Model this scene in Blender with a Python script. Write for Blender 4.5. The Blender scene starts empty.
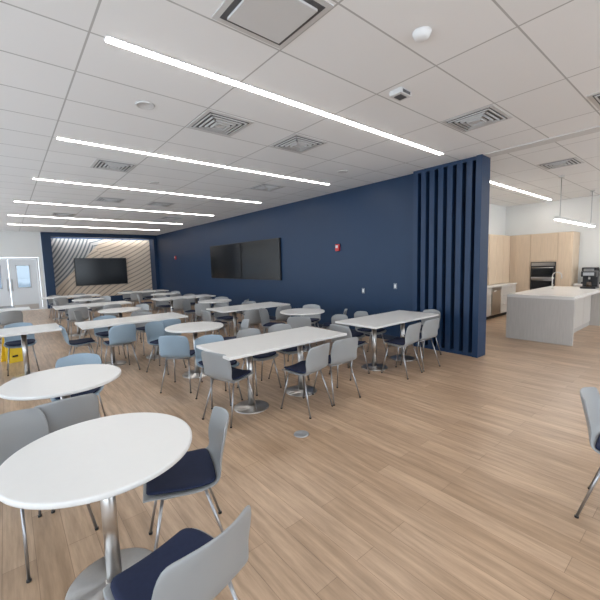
import bpy, bmesh, math, random
from mathutils import Vector, Matrix
random.seed(4)
S = bpy.context.scene
try:
    S.view_settings.view_transform = 'Standard'
    S.view_settings.look = 'None'
except Exception as e:
    print(e)

# ---------------------------------------------------------------- materials
def mat(name, col, rough=0.5, metal=0.0, spec=0.5, emit=None, es=0.0):
    m = bpy.data.materials.new(name); m.use_nodes = True
    b = m.node_tree.nodes['Principled BSDF']
    b.inputs['Base Color'].default_value = (*col, 1)
    b.inputs['Roughness'].default_value = rough
    b.inputs['Metallic'].default_value = metal
    b.inputs['Specular IOR Level'].default_value = spec
    if emit:
        b.inputs['Emission Color'].default_value = (*emit, 1)
        b.inputs['Emission Strength'].default_value = es
    return m

def noisy(m, scale, amt, stretch=(1,1,1), bump=0.0):
    nt = m.node_tree; b = nt.nodes['Principled BSDF']
    col = tuple(b.inputs['Base Color'].default_value)
    tc = nt.nodes.new('ShaderNodeTexCoord'); mp = nt.nodes.new('ShaderNodeMapping')
    mp.inputs['Scale'].default_value = stretch
    nz = nt.nodes.new('ShaderNodeTexNoise'); nz.inputs['Scale'].default_value = scale
    nz.inputs['Detail'].default_value = 5
    mx = nt.nodes.new('ShaderNodeMix'); mx.data_type = 'RGBA'
    mx.inputs['A'].default_value = tuple(c*(1-amt) for c in col[:3])+(1,)
    mx.inputs['B'].default_value = tuple(min(1,c*(1+amt)) for c in col[:3])+(1,)
    nt.links.new(tc.outputs['Object'], mp.inputs['Vector'])
    nt.links.new(mp.outputs[0], nz.inputs['Vector'])
    nt.links.new(nz.outputs['Fac'], mx.inputs['Factor'])
    nt.links.new(mx.outputs['Result'], b.inputs['Base Color'])
    if bump:
        bp = nt.nodes.new('ShaderNodeBump'); bp.inputs['Strength'].default_value = bump
        nt.links.new(nz.outputs['Fac'], bp.inputs['Height'])
        nt.links.new(bp.outputs[0], b.inputs['Normal'])
    return m

M = {}
M['blue'] = noisy(mat('navy_paint', (0.008,0.031,0.080), 0.42, spec=0.35), 3, 0.06)
M['blue_slat'] = noisy(mat('navy_slat', (0.009,0.032,0.084), 0.45, spec=0.4), 3, 0.06)
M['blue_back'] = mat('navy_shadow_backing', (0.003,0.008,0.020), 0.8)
M['white'] = noisy(mat('white_paint', (0.77,0.775,0.76), 0.6), 2, 0.02)
M['trim'] = mat('white_trim', (0.75,0.76,0.77), 0.5)
M['base'] = mat('dark_baseboard', (0.012,0.02,0.04), 0.5)
M['top'] = noisy(mat('table_laminate', (0.74,0.73,0.71), 0.28), 30, 0.015)
M['steel'] = noisy(mat('brushed_steel', (0.58,0.56,0.54), 0.28, 1.0), 40, 0.06, (1,1,0.1))
M['chrome'] = mat('chair_leg_metal', (0.38,0.38,0.39), 0.28, 0.9)
M['shell'] = noisy(mat('shell_grey', (0.295,0.305,0.31), 0.40), 5, 0.03)
M['shell_lit'] = noisy(mat('shell_grey_window_lit', (0.27,0.36,0.44), 0.40), 5, 0.03)  # same grey shell, with bluish window light put into the colour
M['pad'] = noisy(mat('navy_upholstery', (0.007,0.014,0.048), 0.85), 60, 0.25, bump=0.1)
M['screen'] = mat('screen_glass', (0.006,0.007,0.009), 0.16)
M['bezel'] = mat('black_plastic', (0.015,0.015,0.017), 0.4)
M['strip'] = mat('led_strip', (1,1,1), 0.5, emit=(1.0,0.97,0.93), es=24)
M['wood'] = noisy(mat('cabinet_oak', (0.62,0.49,0.36), 0.5), 6, 0.16, (6,6,0.5))
M['stone'] = noisy(mat('quartz_top', (0.74,0.72,0.69), 0.25), 5, 0.05)
M['isl'] = noisy(mat('island_panel', (0.50,0.47,0.44), 0.5), 6, 0.15, (8,8,0.6))
M['cab'] = mat('pale_cabinet', (0.60,0.57,0.53), 0.45)
M['red'] = mat('red_plastic', (0.55,0.03,0.03), 0.4)
M['yellow'] = mat('yellow_plastic', (0.9,0.62,0.03), 0.4)
M['grille'] = mat('diffuser_dark', (0.09,0.09,0.095), 0.6)
M['diff'] = mat('diffuser_white', (0.62,0.62,0.62), 0.5)
M['door'] = mat('door_paint', (0.70,0.73,0.76), 0.45)
M['dark'] = mat('dark_rubber', (0.02,0.02,0.02), 0.6)
M['plate'] = mat('outlet_plate', (0.20,0.23,0.27), 0.4)
M['carafe'] = mat('carafe_glass', (0.10,0.07,0.05), 0.08)
M['frame'] = mat('window_aluminium', (0.45,0.46,0.48), 0.4, 0.6)
g = bpy.data.materials.new('door_lite_glass'); g.use_nodes = True; nt = g.node_tree
nt.nodes.remove(nt.nodes['Principled BSDF'])
tr = nt.nodes.new('ShaderNodeBsdfTransparent'); tr.inputs[0].default_value = (0.36,0.40,0.43,1)
gl = nt.nodes.new('ShaderNodeBsdfGlossy'); gl.inputs['Roughness'].default_value = 0.05
mxs = nt.nodes.new('ShaderNodeMixShader'); mxs.inputs[0].default_value = 0.12
nt.links.new(tr.outputs[0], mxs.inputs[1]); nt.links.new(gl.outputs[0], mxs.inputs[2])
nt.links.new(mxs.outputs[0], nt.nodes['Material Output'].inputs[0])
M['glass'] = g

def floor_mat():
    m = bpy.data.materials.new('oak_plank_floor'); m.use_nodes = True
    nt = m.node_tree; b = nt.nodes['Principled BSDF']
    tc = nt.nodes.new('ShaderNodeTexCoord'); mp = nt.nodes.new('ShaderNodeMapping')
    mp.inputs['Rotation'].default_value = (0,0,math.radians(90))
    br = nt.nodes.new('ShaderNodeTexBrick')
    br.offset = 0.37; br.offset_frequency = 2
    br.inputs['Color1'].default_value = (0.425,0.290,0.188,1)
    br.inputs['Color2'].default_value = (0.535,0.378,0.257,1)
    br.inputs['Mortar'].default_value = (0.26,0.17,0.11,1)
    br.inputs['Scale'].default_value = 1
    br.inputs['Mortar Size'].default_value = 0.0016
    br.inputs['Mortar Smooth'].default_value = 0.3
    br.inputs['Brick Width'].default_value = 1.22
    br.inputs['Row Height'].default_value = 0.152
    nt.links.new(tc.outputs['Object'], mp.inputs[0]); nt.links.new(mp.outputs[0], br.inputs['Vector'])
    mp2 = nt.nodes.new('ShaderNodeMapping'); mp2.inputs['Scale'].default_value = (14,1.1,1)
    nt.links.new(tc.outputs['Object'], mp2.inputs[0])
    nz = nt.nodes.new('ShaderNodeTexNoise'); nz.inputs['Scale'].default_value = 1.6
    nz.inputs['Detail'].default_value = 8; nz.inputs['Roughness'].default_value = 0.65
    nt.links.new(mp2.outputs[0], nz.inputs['Vector'])
    rp = nt.nodes.new('ShaderNodeValToRGB')
    rp.color_ramp.elements[0].position = 0.32; rp.color_ramp.elements[0].color = (0.66,0.64,0.62,1)
    rp.color_ramp.elements[1].position = 0.68; rp.color_ramp.elements[1].color = (1.14,1.14,1.14,1)
    nt.links.new(nz.outputs['Fac'], rp.inputs[0])
    mx = nt.nodes.new('ShaderNodeMix'); mx.data_type='RGBA'; mx.blend_type='MULTIPLY'
    mx.inputs['Factor'].default_value = 1
    nt.links.new(br.outputs['Color'], mx.inputs['A']); nt.links.new(rp.outputs[0], mx.inputs['B'])
    nt.links.new(mx.outputs['Result'], b.inputs['Base Color'])
    b.inputs['Roughness'].default_value = 0.33
    return m
M['floor'] = floor_mat()

def ceil_mat():
    m = bpy.data.materials.new('ceiling_tile'); m.use_nodes = True
    nt = m.node_tree; b = nt.nodes['Principled BSDF']
    tc = nt.nodes.new('ShaderNodeTexCoord'); mp = nt.nodes.new('ShaderNodeMapping')
    mp.inputs['Location'].default_value = (-0.6+12, -2.98+0.635*20, 0)
    br = nt.nodes.new('ShaderNodeTexBrick'); br.offset = 0; br.squash = 1
    br.inputs['Color1'].default_value = (0.81,0.815,0.82,1)
    br.inputs['Color2'].default_value = (0.84,0.845,0.85,1)
    br.inputs['Mortar'].default_value = (0.46,0.46,0.46,1)
    br.inputs['Scale'].default_value = 1
    br.inputs['Mortar Size'].default_value = 0.008
    br.inputs['Mortar Smooth'].default_value = 0.2
    br.inputs['Brick Width'].default_value = 1.2
    br.inputs['Row Height'].default_value = 0.635
    nt.links.new(tc.outputs['Object'], mp.inputs[0]); nt.links.new(mp.outputs[0], br.inputs['Vector'])
    nt.links.new(br.outputs['Color'], b.inputs['Base Color'])
    b.inputs['Roughness'].default_value = 0.8
    return m
M['ceil'] = ceil_mat()

def feature_mat():
    m = bpy.data.materials.new('feature_wall_relief'); m.use_nodes = True
    nt = m.node_tree; b = nt.nodes['Principled BSDF']; N = nt.nodes; L = nt.links
    tc = N.new('ShaderNodeTexCoord'); sp = N.new('ShaderNodeSeparateXYZ'); L.new(tc.outputs['Object'], sp.inputs[0])
    def ma(op, a, bb=None, c=None):
        n = N.new('ShaderNodeMath'); n.operation = op
        for i, v in enumerate((a, bb, c)):
            if v is None: continue
            if isinstance(v, (int, float)): n.inputs[i].default_value = v
            else: L.new(v, n.inputs[i])
        return n.outputs[0]
    x, z = sp.outputs[0], sp.outputs[2]
    def rings(cx, cz, k, th):
        dx = ma('SUBTRACT', x, cx); dz = ma('SUBTRACT', z, cz)
        r = ma('SQRT', ma('ADD', ma('MULTIPLY', dx, dx), ma('MULTIPLY', dz, dz)))
        return ma('GREATER_THAN', ma('SINE', ma('MULTIPLY', r, k)), th)
    A = rings(-1.5, 4.6, 44, 0.1); B = rings(6.6, -3.2, 34, 0.65); C = rings(2.0, 8.0, 34, 0.65)
    m1 = ma('GREATER_THAN', ma('ADD', x, ma('MULTIPLY', z, -0.9)), 1.0)
    m2 = ma('GREATER_THAN', ma('ADD', x, ma('MULTIPLY', z, 0.8)), 5.6)
    def mixf(f, a, bb):
        n = N.new('ShaderNodeMix'); L.new(f, n.inputs['Factor']); L.new(a, n.inputs['A']); L.new(bb, n.inputs['B']); return n.outputs['Result']
    v = mixf(m2, mixf(m1, A, B), C)
    base = N.new('ShaderNodeMix'); base.data_type = 'RGBA'
    L.new(m1, base.inputs['Factor'])
    base.inputs['A'].default_value = (0.50,0.50,0.49,1); base.inputs['B'].default_value = (0.66,0.56,0.45,1)
    dk = N.new('ShaderNodeMix'); dk.data_type = 'RGBA'
    L.new(m1, dk.inputs['Factor'])
    dk.inputs['A'].default_value = (0.14,0.16,0.18,1); dk.inputs['B'].default_value = (0.36,0.31,0.26,1)
    mx = N.new('ShaderNodeMix'); mx.data_type = 'RGBA'; L.new(v, mx.inputs['Factor'])
    L.new(base.outputs['Result'], mx.inputs['A']); L.new(dk.outputs['Result'], mx.inputs['B'])
    L.new(mx.outputs['Result'], b.inputs['Base Color']); b.inputs['Roughness'].default_value = 0.6
    return m
M['feature'] = feature_mat()

# ---------------------------------------------------------------- mesh builder
class MB:
    def __init__(s): s.bm = bmesh.new(); s.mats = []
    def mi(s, k):
        if k not in s.mats: s.mats.append(k)
        return s.mats.index(k)
    def box(s, x0,x1,y0,y1,z0,z1, k, bev=0.0):
        i = s.mi(k)
        r = bmesh.ops.create_cube(s.bm, size=1)
        for v in r['verts']:
            v.co = Vector(((x0+x1)/2+v.co.x*(x1-x0), (y0+y1)/2+v.co.y*(y1-y0), (z0+z1)/2+v.co.z*(z1-z0)))
        fs = set(f for v in r['verts'] for f in v.link_faces)
        for f in fs: f.material_index = i
        if bev:
            es = list(set(e for v in r['verts'] for e in v.link_edges))
            rr = bmesh.ops.bevel(s.bm, geom=es, offset=bev, segments=2, profile=0.5, affect='EDGES')
            for f in rr['faces']: f.material_index = i
        return s
    def tube(s, p1, p2, r, k, seg=14, r2=None):
        i = s.mi(k); p1=Vector(p1); p2=Vector(p2); d=p2-p1
        q = Vector((0,0,1)).rotation_difference(d.normalized()).to_matrix().to_4x4()
        mt = Matrix.Translation((p1+p2)/2) @ q
        rr = bmesh.ops.create_cone(s.bm, cap_ends=True, segments=seg, radius1=r, radius2=r if r2 is None else r2, depth=d.length, matrix=mt)
        for f in set(f for v in rr['verts'] for f in v.link_faces):
            f.material_index = i
            f.smooth = len(f.verts) == 4
        return s
    def lathe(s, prof, k, seg=48, c=(0,0)):
        i = s.mi(k); rings=[]
        for r,z in prof:
            rings.append([s.bm.verts.new((c[0]+r*math.cos(2*math.pi*j/seg), c[1]+r*math.sin(2*math.pi*j/seg), z)) for j in range(seg)])
        for a,b in zip(rings, rings[1:]):
            for j in range(seg):
                f = s.bm.faces.new((a[j],a[(j+1)%seg],b[(j+1)%seg],b[j])); f.material_index=i; f.smooth=True
        f = s.bm.faces.new(rings[0][::-1]); f.material_index=i
        f = s.bm.faces.new(rings[-1]); f.material_index=i
        return s
    def mesh(s, name):
        me = bpy.data.meshes.new(name); s.bm.normal_update()
        bmesh.ops.recalc_face_normals(s.bm, faces=s.bm.faces)
        s.bm.to_mesh(me); s.bm.free()
        for k in s.mats: me.materials.append(M[k])
        return me
    def obj(s, name, loc=(0,0,0), rot=0):
        return inst(name, s.mesh(name), loc, rot)
def inst(name, me, loc=(0,0,0), rot=0):
    o = bpy.data.objects.new(name, me); S.collection.objects.link(o)
    o.location = loc; o.rotation_euler = (0,0,rot); return o

CZ = 3.318
# ---------------------------------------------------------------- room shell
MB().box(-3.2,12.8,-5.2,20.2,-0.1,0,'floor').obj('floor')
MB().box(-3.2,12.8,-5.2,20.2,CZ,CZ+0.1,'ceil').obj('ceiling')
MB().box(6.16,6.30,2.70,19.0,0,CZ,'blue').obj('wall_right')
MB().box(6.145,6.16,3.95,19.0,0,0.10,'base').obj('baseboard_right')
m = MB()
SY=3.86
m.box(5.99,6.30,2.60,2.695,0,CZ-0.002,'blue_slat',0.003)
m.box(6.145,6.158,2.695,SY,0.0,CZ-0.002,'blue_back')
m.box(6.02,6.145,2.695,SY,CZ-0.06,CZ-0.002,'blue_slat')
m.box(6.02,6.145,2.695,SY,0.0,0.06,'blue_slat')
NS=7; pitch=(SY-2.695)/NS
for i in range(NS):
    y1 = 2.695+(i+1)*pitch
    m.box(6.02,6.145,y1-0.095,y1,0.06,CZ-0.06,'blue_slat',0.002)
m.obj('slat_screen')
m = MB()
m.box(-3,-0.92,19.0,19.2,0,CZ,'white'); m.box(1.16,1.30,19.0,19.2,0,CZ,'white'); m.box(-0.92,1.16,19.0,19.2,2.24,CZ,'white')
m.obj('wall_far')
m = MB()
m.box(1.32,1.66,18.9,19.7,0,CZ-.002,'blue')
m.box(1.66,6.00,18.9,19.25,3.14,CZ-.002,'blue')
m.box(1.66,6.26,19.6,19.8,0,CZ-.002,'blue')
m.box(6.0,6.15,18.9,19.6,0,CZ-.002,'blue')
m.obj('wall_feature')
MB().box(1.68,5.98,19.56,19.597,0.33,3.10,'feature').obj('relief_wall_panel')
MB().box(1.8,5.8,19.30,19.36,3.26,3.30,'strip').obj('cove_light')
m = MB()
m.box(-3.2,-3.0,-5,19.2,0,0.35,'white'); m.box(-3.2,-3.0,-5,19.2,3.0,CZ,'white')
yy=-5; n=0
while yy < 19:
    m.box(-3.2,-3.0,yy,yy+0.4,0.35,3.0,'white'); yy += 3.0
m.obj('wall_left')
yy=-5
while yy+3.0 < 19.6:
    n+=1; w=MB(); a,b=yy+0.4,min(yy+3.0,19.0)
    w.box(-3.16,-3.08,a,a+0.05,0.35,3.0,'frame'); w.box(-3.16,-3.08,b-0.05,b,0.35,3.0,'frame')
    w.box(-3.16,-3.08,a,b,0.35,0.41,'frame'); w.box(-3.16,-3.08,a,b,2.94,3.0,'frame')
    w.box(-3.15,-3.09,(a+b)/2-0.025,(a+b)/2+0.025,0.41,2.94,'frame')
    w.box(-3.15,-3.09,a,b,1.0,1.05,'frame')
    w.obj('window_%d'%n); yy+=3.0
m = MB()
m.box(-3.2,12.8,-5.2,-5,0,0.35,'white'); m.box(-3.2,12.8,-5.2,-5,3.0,CZ,'white')
xx=-3.2
while xx < 12.8:
    m.box(xx,min(xx+0.4,12.8),-5.2,-5,0.35,3.0,'white'); xx+=2.6
m.obj('wall_back')
xx=-3.2
while xx+2.6 < 12.9:
    n+=1; w=MB(); a,b=xx+0.4,min(xx+2.6,12.8)
    w.box(a,a+0.05,-5.14,-5.06,0.35,3.0,'frame'); w.box(b-0.05,b,-5.14,-5.06,0.35,3.0,'frame')
    w.box(a,b,-5.14,-5.06,0.35,0.41,'frame'); w.box(a,b,-5.14,-5.06,2.94,3.0,'frame'); w.box(a,b,-5.13,-5.07,1.0,1.05,'frame')
    w.obj('window_%d'%n); xx+=2.6
MB().box(12.65,12.85,-5,4.9,0,CZ,'white').obj('wall_kitchen_end')
MB().box(6.30,12.65,4.70,4.9,0,CZ,'white').obj('wall_kitchen_side')
MB().box(6.02,6.26,-5,2.60,CZ-0.012,CZ,'diff').obj('trim_1')

m = MB()
m.box(-0.90,-0.83,18.98,19.18,0,2.22,'trim'); m.box(1.07,1.14,18.98,19.18,0,2.22,'trim'); m.box(-0.90,1.14,18.98,19.18,2.15,2.22,'trim')
for a,b in ((-0.825,0.11),(0.125,1.065)):
    c=(a+b)/2
    x0,x1,z0,z1=c-0.24,c+0.24,0.95,1.92
    m.box(a,x0,19.03,19.08,0.01,2.145,'door'); m.box(x1,b,19.03,19.08,0.01,2.145,'door')
    m.box(x0,x1,19.03,19.08,0.01,z0,'door'); m.box(x0,x1,19.03,19.08,z1,2.145,'door')
    m.box(x0,x0+.03,19.02,19.09,z0,z1,'frame'); m.box(x1-.03,x1,19.02,19.09,z0,z1,'frame')
    m.box(x0,x1,19.02,19.09,z0,z0+.03,'frame'); m.box(x0,x1,19.02,19.09,z1-.03,z1,'frame')
    m.box(x0+.03,x1-.03,19.05,19.056,z0+.03,z1-.03,'glass')
    hx = b-0.07 if a<0 else a+0.07
    m.tube((hx,18.97,0.85),(hx,18.97,1.35),0.016,'frame')
    m.box(hx-0.012,hx+0.012,18.97,19.03,0.88,0.90,'frame'); m.box(hx-0.012,hx+0.012,18.97,19.03,1.3,1.32,'frame')
    m.box(a+0.05,b-0.05,19.022,19.03,0.03,0.25,'steel')
m.obj('door_1')

# ---------------------------------------------------------------- ceiling fixtures
def strip(x0,x1,y,name='linear_ceiling_light'):
    w=MB(); w.box(x0,x1,y-0.045,y+0.045,CZ-0.008,CZ-0.001,'diff'); w.box(x0+.01,x1-.01,y-0.032,y+0.032,CZ-0.013,CZ-0.008,'strip'); w.obj(name)
for k,(y,x0) in enumerate(((-2.1,.7),(.44,.7),(2.98,.70),(5.50,.64),(8.10,.52),(10.9,.3),(13.6,.2),(16.2,.2))):  # second row is out of view, added for its light
    strip(x0,5.43,y)
strip(7.9,12.3,3.39)
for k in range(0,3): strip(7.9,12.3,0.85-k*2.54)

w=MB()
w.box(-.29,.29,-.29,.29,-0.006,0,'diff')
w.box(-.25,.25,-.25,.25,-0.010,-0.006,'grille')
for r in (0.235,0.185,0.135,0.085):
    z0=-0.012-(0.235-r)*0.12
    w.box(-r,r,r-0.014,r,z0-0.006,-0.006,'diff'); w.box(-r,r,-r,-r+0.014,z0-0.006,-0.006,'diff')
    w.box(r-0.014,r,-r,r,z0-0.006,-0.006,'diff'); w.box(-r,-r+0.014,-r,r,z0-0.006,-0.006,'diff')
w.box(-.045,.045,-.045,.045,-0.03,-0.006,'diff')
dm=w.mesh('air_diffuser')
w=MB()
w.box(-.29,.29,-.29,.29,-0.008,0,'diff'); w.box(-.25,.25,-.25,.25,-0.012,-0.008,'grille'); w.box(-.215,.215,-.215,.215,-0.03,-0.012,'diff',0.004)
pm=w.mesh('air_diffuser_plaque')
def gy(y): return 2.98+0.635*(round((y-2.98)/0.635-0.5)+0.5)
for x,y,me in ((2.1,3.9,dm),(3.3,3.9,dm),(1.5,2.1,pm),(4.5,2.1,dm),(1.5,6.5,dm),(4.5,6.5,dm),(2.1,9.9,dm),(3.3,9.9,dm),
               (5.1,1.07,dm),(7.8,1.76,dm),(4.5,12.4,dm),(1.5,13,dm)):
    inst('air_diffuser', me, (x,gy(y),CZ))
MB().lathe([(0.0,-0.05),(0.035,-0.05),(0.055,-0.035),(0.065,-0.012),(0.07,0)],'trim',24).obj('smoke_detector',(2.5,1.54,CZ))
w=MB(); w.box(-.09,.09,-.07,.07,-0.05,0,'diff',0.008); w.box(-.06,.06,-.075,-.07,-0.04,-0.015,'grille'); w.box(-.05,.05,-.04,.04,-0.056,-0.05,'grille'); w.obj('ceiling_sensor',(3.15,2.17,CZ))
for x,y in ((1.25,3.92),(4.9,4.6),(2.4,7.3)):
    MB().lathe([(0.0,-0.010),(0.075,-0.010),(0.08,-0.014),(0.09,-0.012),(0.095,0)],'diff',32).obj('ceiling_speaker',(x,y,CZ))
    
# ---------------------------------------------------------------- wall items
def tv_x(y0,y1,z0,z1,name='wall_television'):
    w=MB(); w.box(6.10,6.158,y0,y1,z0,z1,'bezel',0.005); w.box(6.096,6.101,y0+.02,y1-.02,z0+.02,z1-.02,'screen'); w.obj(name)
tv_x(8.24,10.37,1.20,2.42); tv_x(10.43,12.7,1.20,2.42)
w=MB(); w.box(2.52,4.77,19.48,19.555,0.90,2.20,'bezel',0.005); w.box(2.55,4.74,19.475,19.481,0.93,2.17,'screen'); w.obj('wall_television')
w=MB(); w.box(6.11,6.158,-.06,.06,-.08,.08,'red',0.006); w.box(6.095,6.11,-.03,.03,-.01,.05,'trim'); me=w.mesh('fire_alarm')
inst('fire_alarm',me,(0,5.96,2.02)); inst('fire_alarm',me,(0,16.4,2.1))
w=MB(); w.box(6.15,6.159,-.04,.04,-.06,.06,'plate',0.003); w.box(6.146,6.151,-.018,.018,-.035,.035,'trim'); me=w.mesh('wall_outlet')
inst('wall_outlet',me,(0,5.2,1.02)); inst('wall_outlet',me,(0,4.35,1.15))
MB().lathe([(0.0,0.004),(0.055,0.004),(0.06,0.006),(0.072,0.006),(0.075,0)][::-1],'frame',32).obj('floor_outlet_cover',(2.09,2.56,0))

# ---------------------------------------------------------------- chairs
def build_chair(shell):
    prof=[(.215,.425),(.205,.446),(.16,.456),(.08,.452),(0,.446),(-.08,.444),(-.14,.450),(-.18,.472),(-.205,.515),(-.22,.575),(-.235,.64),(-.252,.705),(-.266,.758),(-.273,.782)]
    hw=[.165,.19,.208,.218,.222,.222,.216,.205,.202,.208,.212,.206,.188,.150]
    def sheet(prof,hw,ncol,wrap,lift):
        bm=bmesh.new(); rows=[]
        for k,((y,z),h) in enumerate(zip(prof,hw)):
            row=[]
            for j in range(ncol):
                t=-1+2*j/(ncol-1)
                x=h*t
                back=max(0,min(1,(z-.46)/.12)) if y<0 else 0
                yy=y+wrap*back*t*t
                zz=z+lift*(1-back)*t*t
                if k==len(prof)-1: zz-=0.02*t*t
                row.append(bm.verts.new((x,yy,zz)))
            rows.append(row)
        for a,b in zip(rows,rows[1:]):
            for j in range(ncol-1): 
                f=bm.faces.new((a[j],a[j+1],b[j+1],b[j])); f.smooth=True
        return bm
    def bake(bm,th,off):
        bmesh.ops.recalc_face_normals(bm,faces=bm.faces)
        me=bpy.data.meshes.new('t'); bm.to_mesh(me); bm.free()
        o=bpy.data.objects.new('t',me); S.collection.objects.link(o)
        sd=o.modifiers.new('s','SOLIDIFY'); sd.thickness=th; sd.offset=off
        sb=o.modifiers.new('b','SUBSURF'); sb.levels=1; sb.render_levels=1
        dg=bpy.context.evaluated_depsgraph_get()
        m2=bpy.data.meshes.new_from_object(o.evaluated_get(dg))
        bpy.data.objects.remove(o); return m2
    s1=bake(sheet(prof,hw,9,.05,.014),.011,0)
    pp=[(.200,.462),(.16,.474),(.08,.472),(0,.466),(-.08,.464),(-.135,.470),(-.168,.492)]
    ph=[.155,.185,.198,.203,.203,.198,.180]
    s2=bake(sheet(pp,ph,9,.02,.014),.020,0)
    w=MB(); 
    for me,k in ((s1,shell),(s2,'pad')):
        i=w.mi(k); n0=len(w.bm.faces)
        w.bm.from_mesh(me); w.bm.faces.ensure_lookup_table()
        for f in w.bm.faces[n0:]: f.material_index=i; f.smooth=True
    r=.0085
    for sx in (-1,1):
        w.tube((sx*.15,.12,.43),(sx*.20,.205,.008),r,'chrome',10)
        w.tube((sx*.15,-.10,.43),(sx*.205,-.225,.008),r,'chrome',10)
        w.tube((sx*.15,-.10,.43),(sx*.15,.12,.43),r,'chrome',10)
        w.tube((sx*.20,.205,0),(sx*.20,.205,.012),.012,'dark',10)
        w.tube((sx*.205,-.225,0),(sx*.205,-.225,.012),.012,'dark',10)
    w.tube((-.15,.12,.43),(.15,.12,.43),r,'chrome',10); w.tube((-.15,-.10,.43),(.15,-.10,.43),r,'chrome',10)
    return w.mesh('dining_chair')
CH=build_chair('shell'); CH_LIT=build_chair('shell_lit')
def chair(x,y,deg,blue=False):  # blue picks the shell copy with window light painted in
    inst('dining_chair', CH_LIT if blue else CH, (x,y,0), math.radians(deg-90))

# ---------------------------------------------------------------- tables
def pedestal(w,cx,cy,r):
    w.lathe([(r,0),(r,0.006),(r-0.01,0.012),(0.06,0.020),(0.045,0.03)],'steel',48,(cx,cy))
    w.tube((cx,cy,0.02),(cx,cy,0.715),0.036,'steel',28)
    w.lathe([(0.10,0.705),(0.16,0.715),(0.16,0.721)],'dark',24,(cx,cy))
w=MB(); pedestal(w,0,0,.225)
w.lathe([(0.415,0.724),(0.428,0.727),(0.43,0.732),(0.43,0.745),(0.427,0.750),(0.42,0.752)],'top',96)
RT=w.mesh('round_cafe_table')
w=MB(); pedestal(w,-.38,0,.205); pedestal(w,.38,0,.205)
w.box(-.85,.85,-.39,.39,.721,.752,'top',0.005)
QT=w.mesh('rectangular_dining_table')
def rt(x,y): inst('round_cafe_table',RT,(x,y,0))
def qt(x,y): inst('rectangular_dining_table',QT,(x,y,0))

rt(.31,1.97); rt(.305,3.50)
chair(.70,1.95,163); chair(.41,1.27,103); chair(.04,2.56,-62)
chair(.24,3.10,92); chair(.46,4.03,-104,True); chair(-.22,3.40,15)
chair(2.88,.30,-88)
# T1
qt(2.47,3.47)
chair(1.80,3.42,18); chair(2.55,3.02,100); chair(3.05,3.04,84)
chair(1.92,3.94,-90,True); chair(2.52,3.95,-86); chair(3.02,3.94,-94)
# T2
qt(4.74,3.47)
chair(4.42,3.02,94); chair(4.93,3.03,86); chair(5.60,3.38,168)
chair(4.30,3.95,-90); chair(4.85,3.94,-88)
chair(3.84,3.52,2)
def rset(x,y,a0,b=False,n=4):
    rt(x,y)
    for i in range(n):
        a=a0+i*360/n+random.uniform(-6,6); r=.58+random.uniform(0,.06)
        chair(x+r*math.cos(math.radians(a)),y+r*math.sin(math.radians(a)),a+180+random.uniform(-6,6),b and i!=1)
def qset(x,y,b=False,ends=False):
    qt(x,y)
    for dx in (-.38,.38):
        chair(x+dx+random.uniform(-.08,.08),y-.48+random.uniform(-.04,.01),90+random.uniform(-8,8),b)
        chair(x+dx+random.uniform(-.08,.08),y+.48+random.uniform(-.01,.04),-90+random.uniform(-8,8),b and dx<0)
    if ends: chair(x-.84,y,0,b)
rset(2.16,5.15,230,True,3); rset(4.35,5.2,40)
qset(1.70,6.75,True,True); qset(4.12,6.75,False,True)
rset(1.9,8.6,45,False,3); rset(4.2,8.6,45)
qset(1.70,10.5); qset(4.12,10.5)
rset(1.9,12.5,45,False,3); rset(4.2,12.5,45,False,3)
qset(1.70,14.6); qset(4.12,14.6)
qt(-.24,6.95); chair(-.5,7.44,-90,True); chair(.1,7.44,-90,True)
qset(-.45,11.0)
w=MB()
for s_ in (-1,1):
    i=w.mi('yellow')
    vs=[w.bm.verts.new(p) for p in ((-.14,s_*.14,0),(.14,s_*.14,0),(.10,s_*.015,.6),(-.10,s_*.015,.6))]
    vs2=[w.bm.verts.new((v.co.x,v.co.y-s_*.012,v.co.z)) for v in vs]
    for q in (vs,vs2[::-1]): w.bm.faces.new(q).material_index=i
    for j in range(4): w.bm.faces.new((vs[j],vs2[j],vs2[(j+1)%4],vs[(j+1)%4])).material_index=i
w.box(-.05,.05,-.02,.02,.58,.63,'yellow',.005)
w.box(-.04,.04,-.128,-.122,.10,.13,'dark')
w.obj('wet_floor_sign',(-0.02,8.35,0),0.3)

# ---------------------------------------------------------------- kitchen
w=MB()
w.box(11.9,12.58,2.72,4.64,0.1,2.34,'wood'); w.box(11.96,12.58,2.72,4.64,0,0.1,'dark')
cols=[2.74,3.05,3.72,4.12]
for a,b in zip(cols,cols[1:]):
    oven = (a==3.05)
    for z0,z1 in ((.12,.70),(.71,1.55),(1.56,2.32)) if oven else ((.12,1.30),(1.31,2.32)):
        if oven and abs(z0-.71)<.01: continue
        w.box(11.88,11.9,a+.005,b-.005,z0,z1,'wood',0.002)
w.obj('tall_cabinet')
w=MB(); w.box(11.86,11.898,3.08,3.69,.72,1.53,'bezel',0.004)
w.box(11.852,11.86,3.10,3.67,1.42,1.51,'steel'); w.box(11.852,11.86,3.10,3.67,1.05,1.10,'steel')
w.tube((11.83,3.12,1.37),(11.83,3.65,1.37),.01,'steel'); w.tube((11.83,3.12,1.02),(11.83,3.65,1.02),.01,'steel')
w.box(11.854,11.86,3.14,3.63,1.14,1.33,'screen'); w.box(11.854,11.86,3.14,3.63,.76,.97,'screen')
w.obj('wall_oven')
w=MB()
w.box(8.4,10.14,4.08,4.64,0.1,0.88,'cab'); w.box(10.76,11.86,4.08,4.64,0.1,0.88,'cab'); w.box(8.4,11.86,4.14,4.64,0,0.1,'dark')
for x in (8.42,9.0,9.57,10.77,11.31):
    for z0,z1 in ((.12,.40),(.41,.66),(.67,.87)):
        w.box(x+.004,x+.55,4.06,4.08,z0,z1,'cab',0.002); w.box(x+.18,x+.37,4.045,4.06,z1-.06,z1-.045,'steel')
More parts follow.
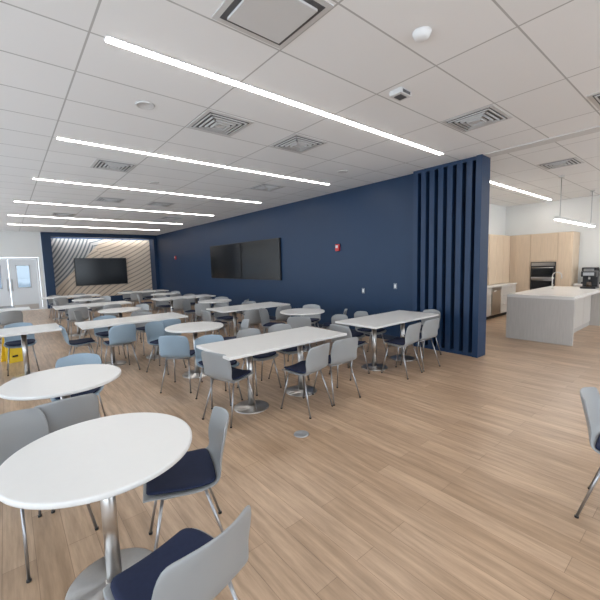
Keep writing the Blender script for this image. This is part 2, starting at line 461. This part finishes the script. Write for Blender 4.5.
w.box(8.38,11.86,4.03,4.64,.88,.92,'stone',0.004)
w.box(8.4,10.4,4.60,4.64,.92,1.40,'stone')
w.obj('base_cabinet')
w=MB(); w.box(10.16,10.74,4.05,4.6,.11,.87,'steel',0.004); w.tube((10.2,4.03,.78),(10.7,4.03,.78),.01,'steel'); w.obj('dishwasher')
w=MB(); w.box(10.42,11.86,4.28,4.64,.925,2.34,'wood'); w.box(8.4,10.42,4.28,4.64,1.42,2.34,'wood')
for x in (8.42,9.07,9.73): w.box(x+.004,x+.65,4.26,4.28,1.44,2.32,'wood',0.002)
for x in (10.42,10.9,11.38): w.box(x+.005,x+.475,4.26,4.28,.94,2.32,'wood',0.002)
w.obj('upper_cabinet')
w=MB(); w.box(11.95,12.58,-1.0,2.68,0.1,.88,'cab'); w.box(12.0,12.58,-1,2.68,0,.1,'dark'); w.box(11.92,12.58,-1.0,2.68,.88,.92,'stone',.004); w.obj('coffee_counter')
w=MB()
w.box(8.0,10.85,1.76,2.90,.86,.92,'stone',.004)
w.box(8.0,8.06,1.76,2.90,0,.86,'isl',.003)
w.box(10.79,10.85,1.76,2.90,0,.86,'isl',.003)
w.box(8.06,10.79,2.06,2.86,0.0,.86,'isl')
for i in range(4):
    a=8.1+i*.67; w.box(a,a+.65,2.045,2.06,.10,.84,'cab',.003)
w.obj('kitchen_island')
def coffee(x,y,z,rot,s=1.0):
    w=MB()
    w.box(-.14*s,.14*s,-.18*s,.18*s,0,.04*s,'bezel',.005)
    w.box(-.14*s,.14*s,.02*s,.18*s,.04*s,.38*s,'bezel',.01)
    w.box(-.14*s,.14*s,-.16*s,.18*s,.27*s,.40*s,'bezel',.012)
    w.box(-.10*s,.10*s,-.168*s,-.16*s,.30*s,.37*s,'steel')
    w.tube((0,-.07*s,.27*s),(0,-.07*s,.21*s),.02*s,'steel')
    w.tube((0,-.07*s,.042*s),(0,-.07*s,.15*s),.055*s,'carafe',20,.045*s)
    w.obj('coffee_maker',(x,y,z),rot)
coffee(12.25,2.38,.92,-math.pi/2,1.1); coffee(12.25,1.98,.92,-math.pi/2,1.2); coffee(10.4,2.02,.92,-math.pi/2,1.0)
w=MB(); pts=[(0,0,0),(0,0,.30)]+[(0,-.09+.09*math.cos(t),.30+.09*math.sin(t)) for t in [math.pi*k/8 for k in range(1,9)]]+[(0,-.18,.24)]
for a,b in zip(pts,pts[1:]): w.tube(a,b,.012,'steel',12)
w.tube((0,0,0),(0,0,.04),.025,'steel'); w.tube((0.02,0,.06),(.08,0,.09),.007,'steel'); w.obj('kitchen_faucet',(9.9,2.62,.92))
w=MB(); w.box(8.76,11.9,2.26,2.34,2.43,2.49,'diff',.004); w.box(8.77,11.89,2.265,2.335,2.415,2.43,'strip')
for x in (9.0,11.6): w.tube((x,2.3,2.49),(x,2.3,CZ-.02),.008,'frame',8); w.tube((x,2.3,CZ-.03),(x,2.3,CZ),.05,'diff',20)
w.obj('linear_pendant_light')

# ---------------------------------------------------------------- world
wd=bpy.data.worlds.new('World'); S.world=wd; wd.use_nodes=True
bg=wd.node_tree.nodes['Background']; bg.inputs[0].default_value=(0.78,0.89,1.0,1); bg.inputs[1].default_value=4.0

# ---------------------------------------------------------------- camera
f=353.9; yaw=math.radians(39.6); p=math.atan(35.8/f); rl=.0262
F=Vector((math.sin(yaw),math.cos(yaw),0)); R0=Vector((math.cos(yaw),-math.sin(yaw),0)); Z=Vector((0,0,1))
fw=F*math.cos(p)-Z*math.sin(p); up0=F*math.sin(p)+Z*math.cos(p)
up=(up0+R0*rl).normalized(); rt_=(R0-up0*rl).normalized()
mt=Matrix((rt_,up,-fw)).transposed().to_4x4(); mt.translation=Vector((0,0,1.65))
cd=bpy.data.cameras.new('camera'); co=bpy.data.objects.new('camera',cd); S.collection.objects.link(co)
co.matrix_world=mt; cd.sensor_width=36; cd.lens=f/600*36; cd.clip_start=.05; S.camera=co
print('DONE', len(S.objects))
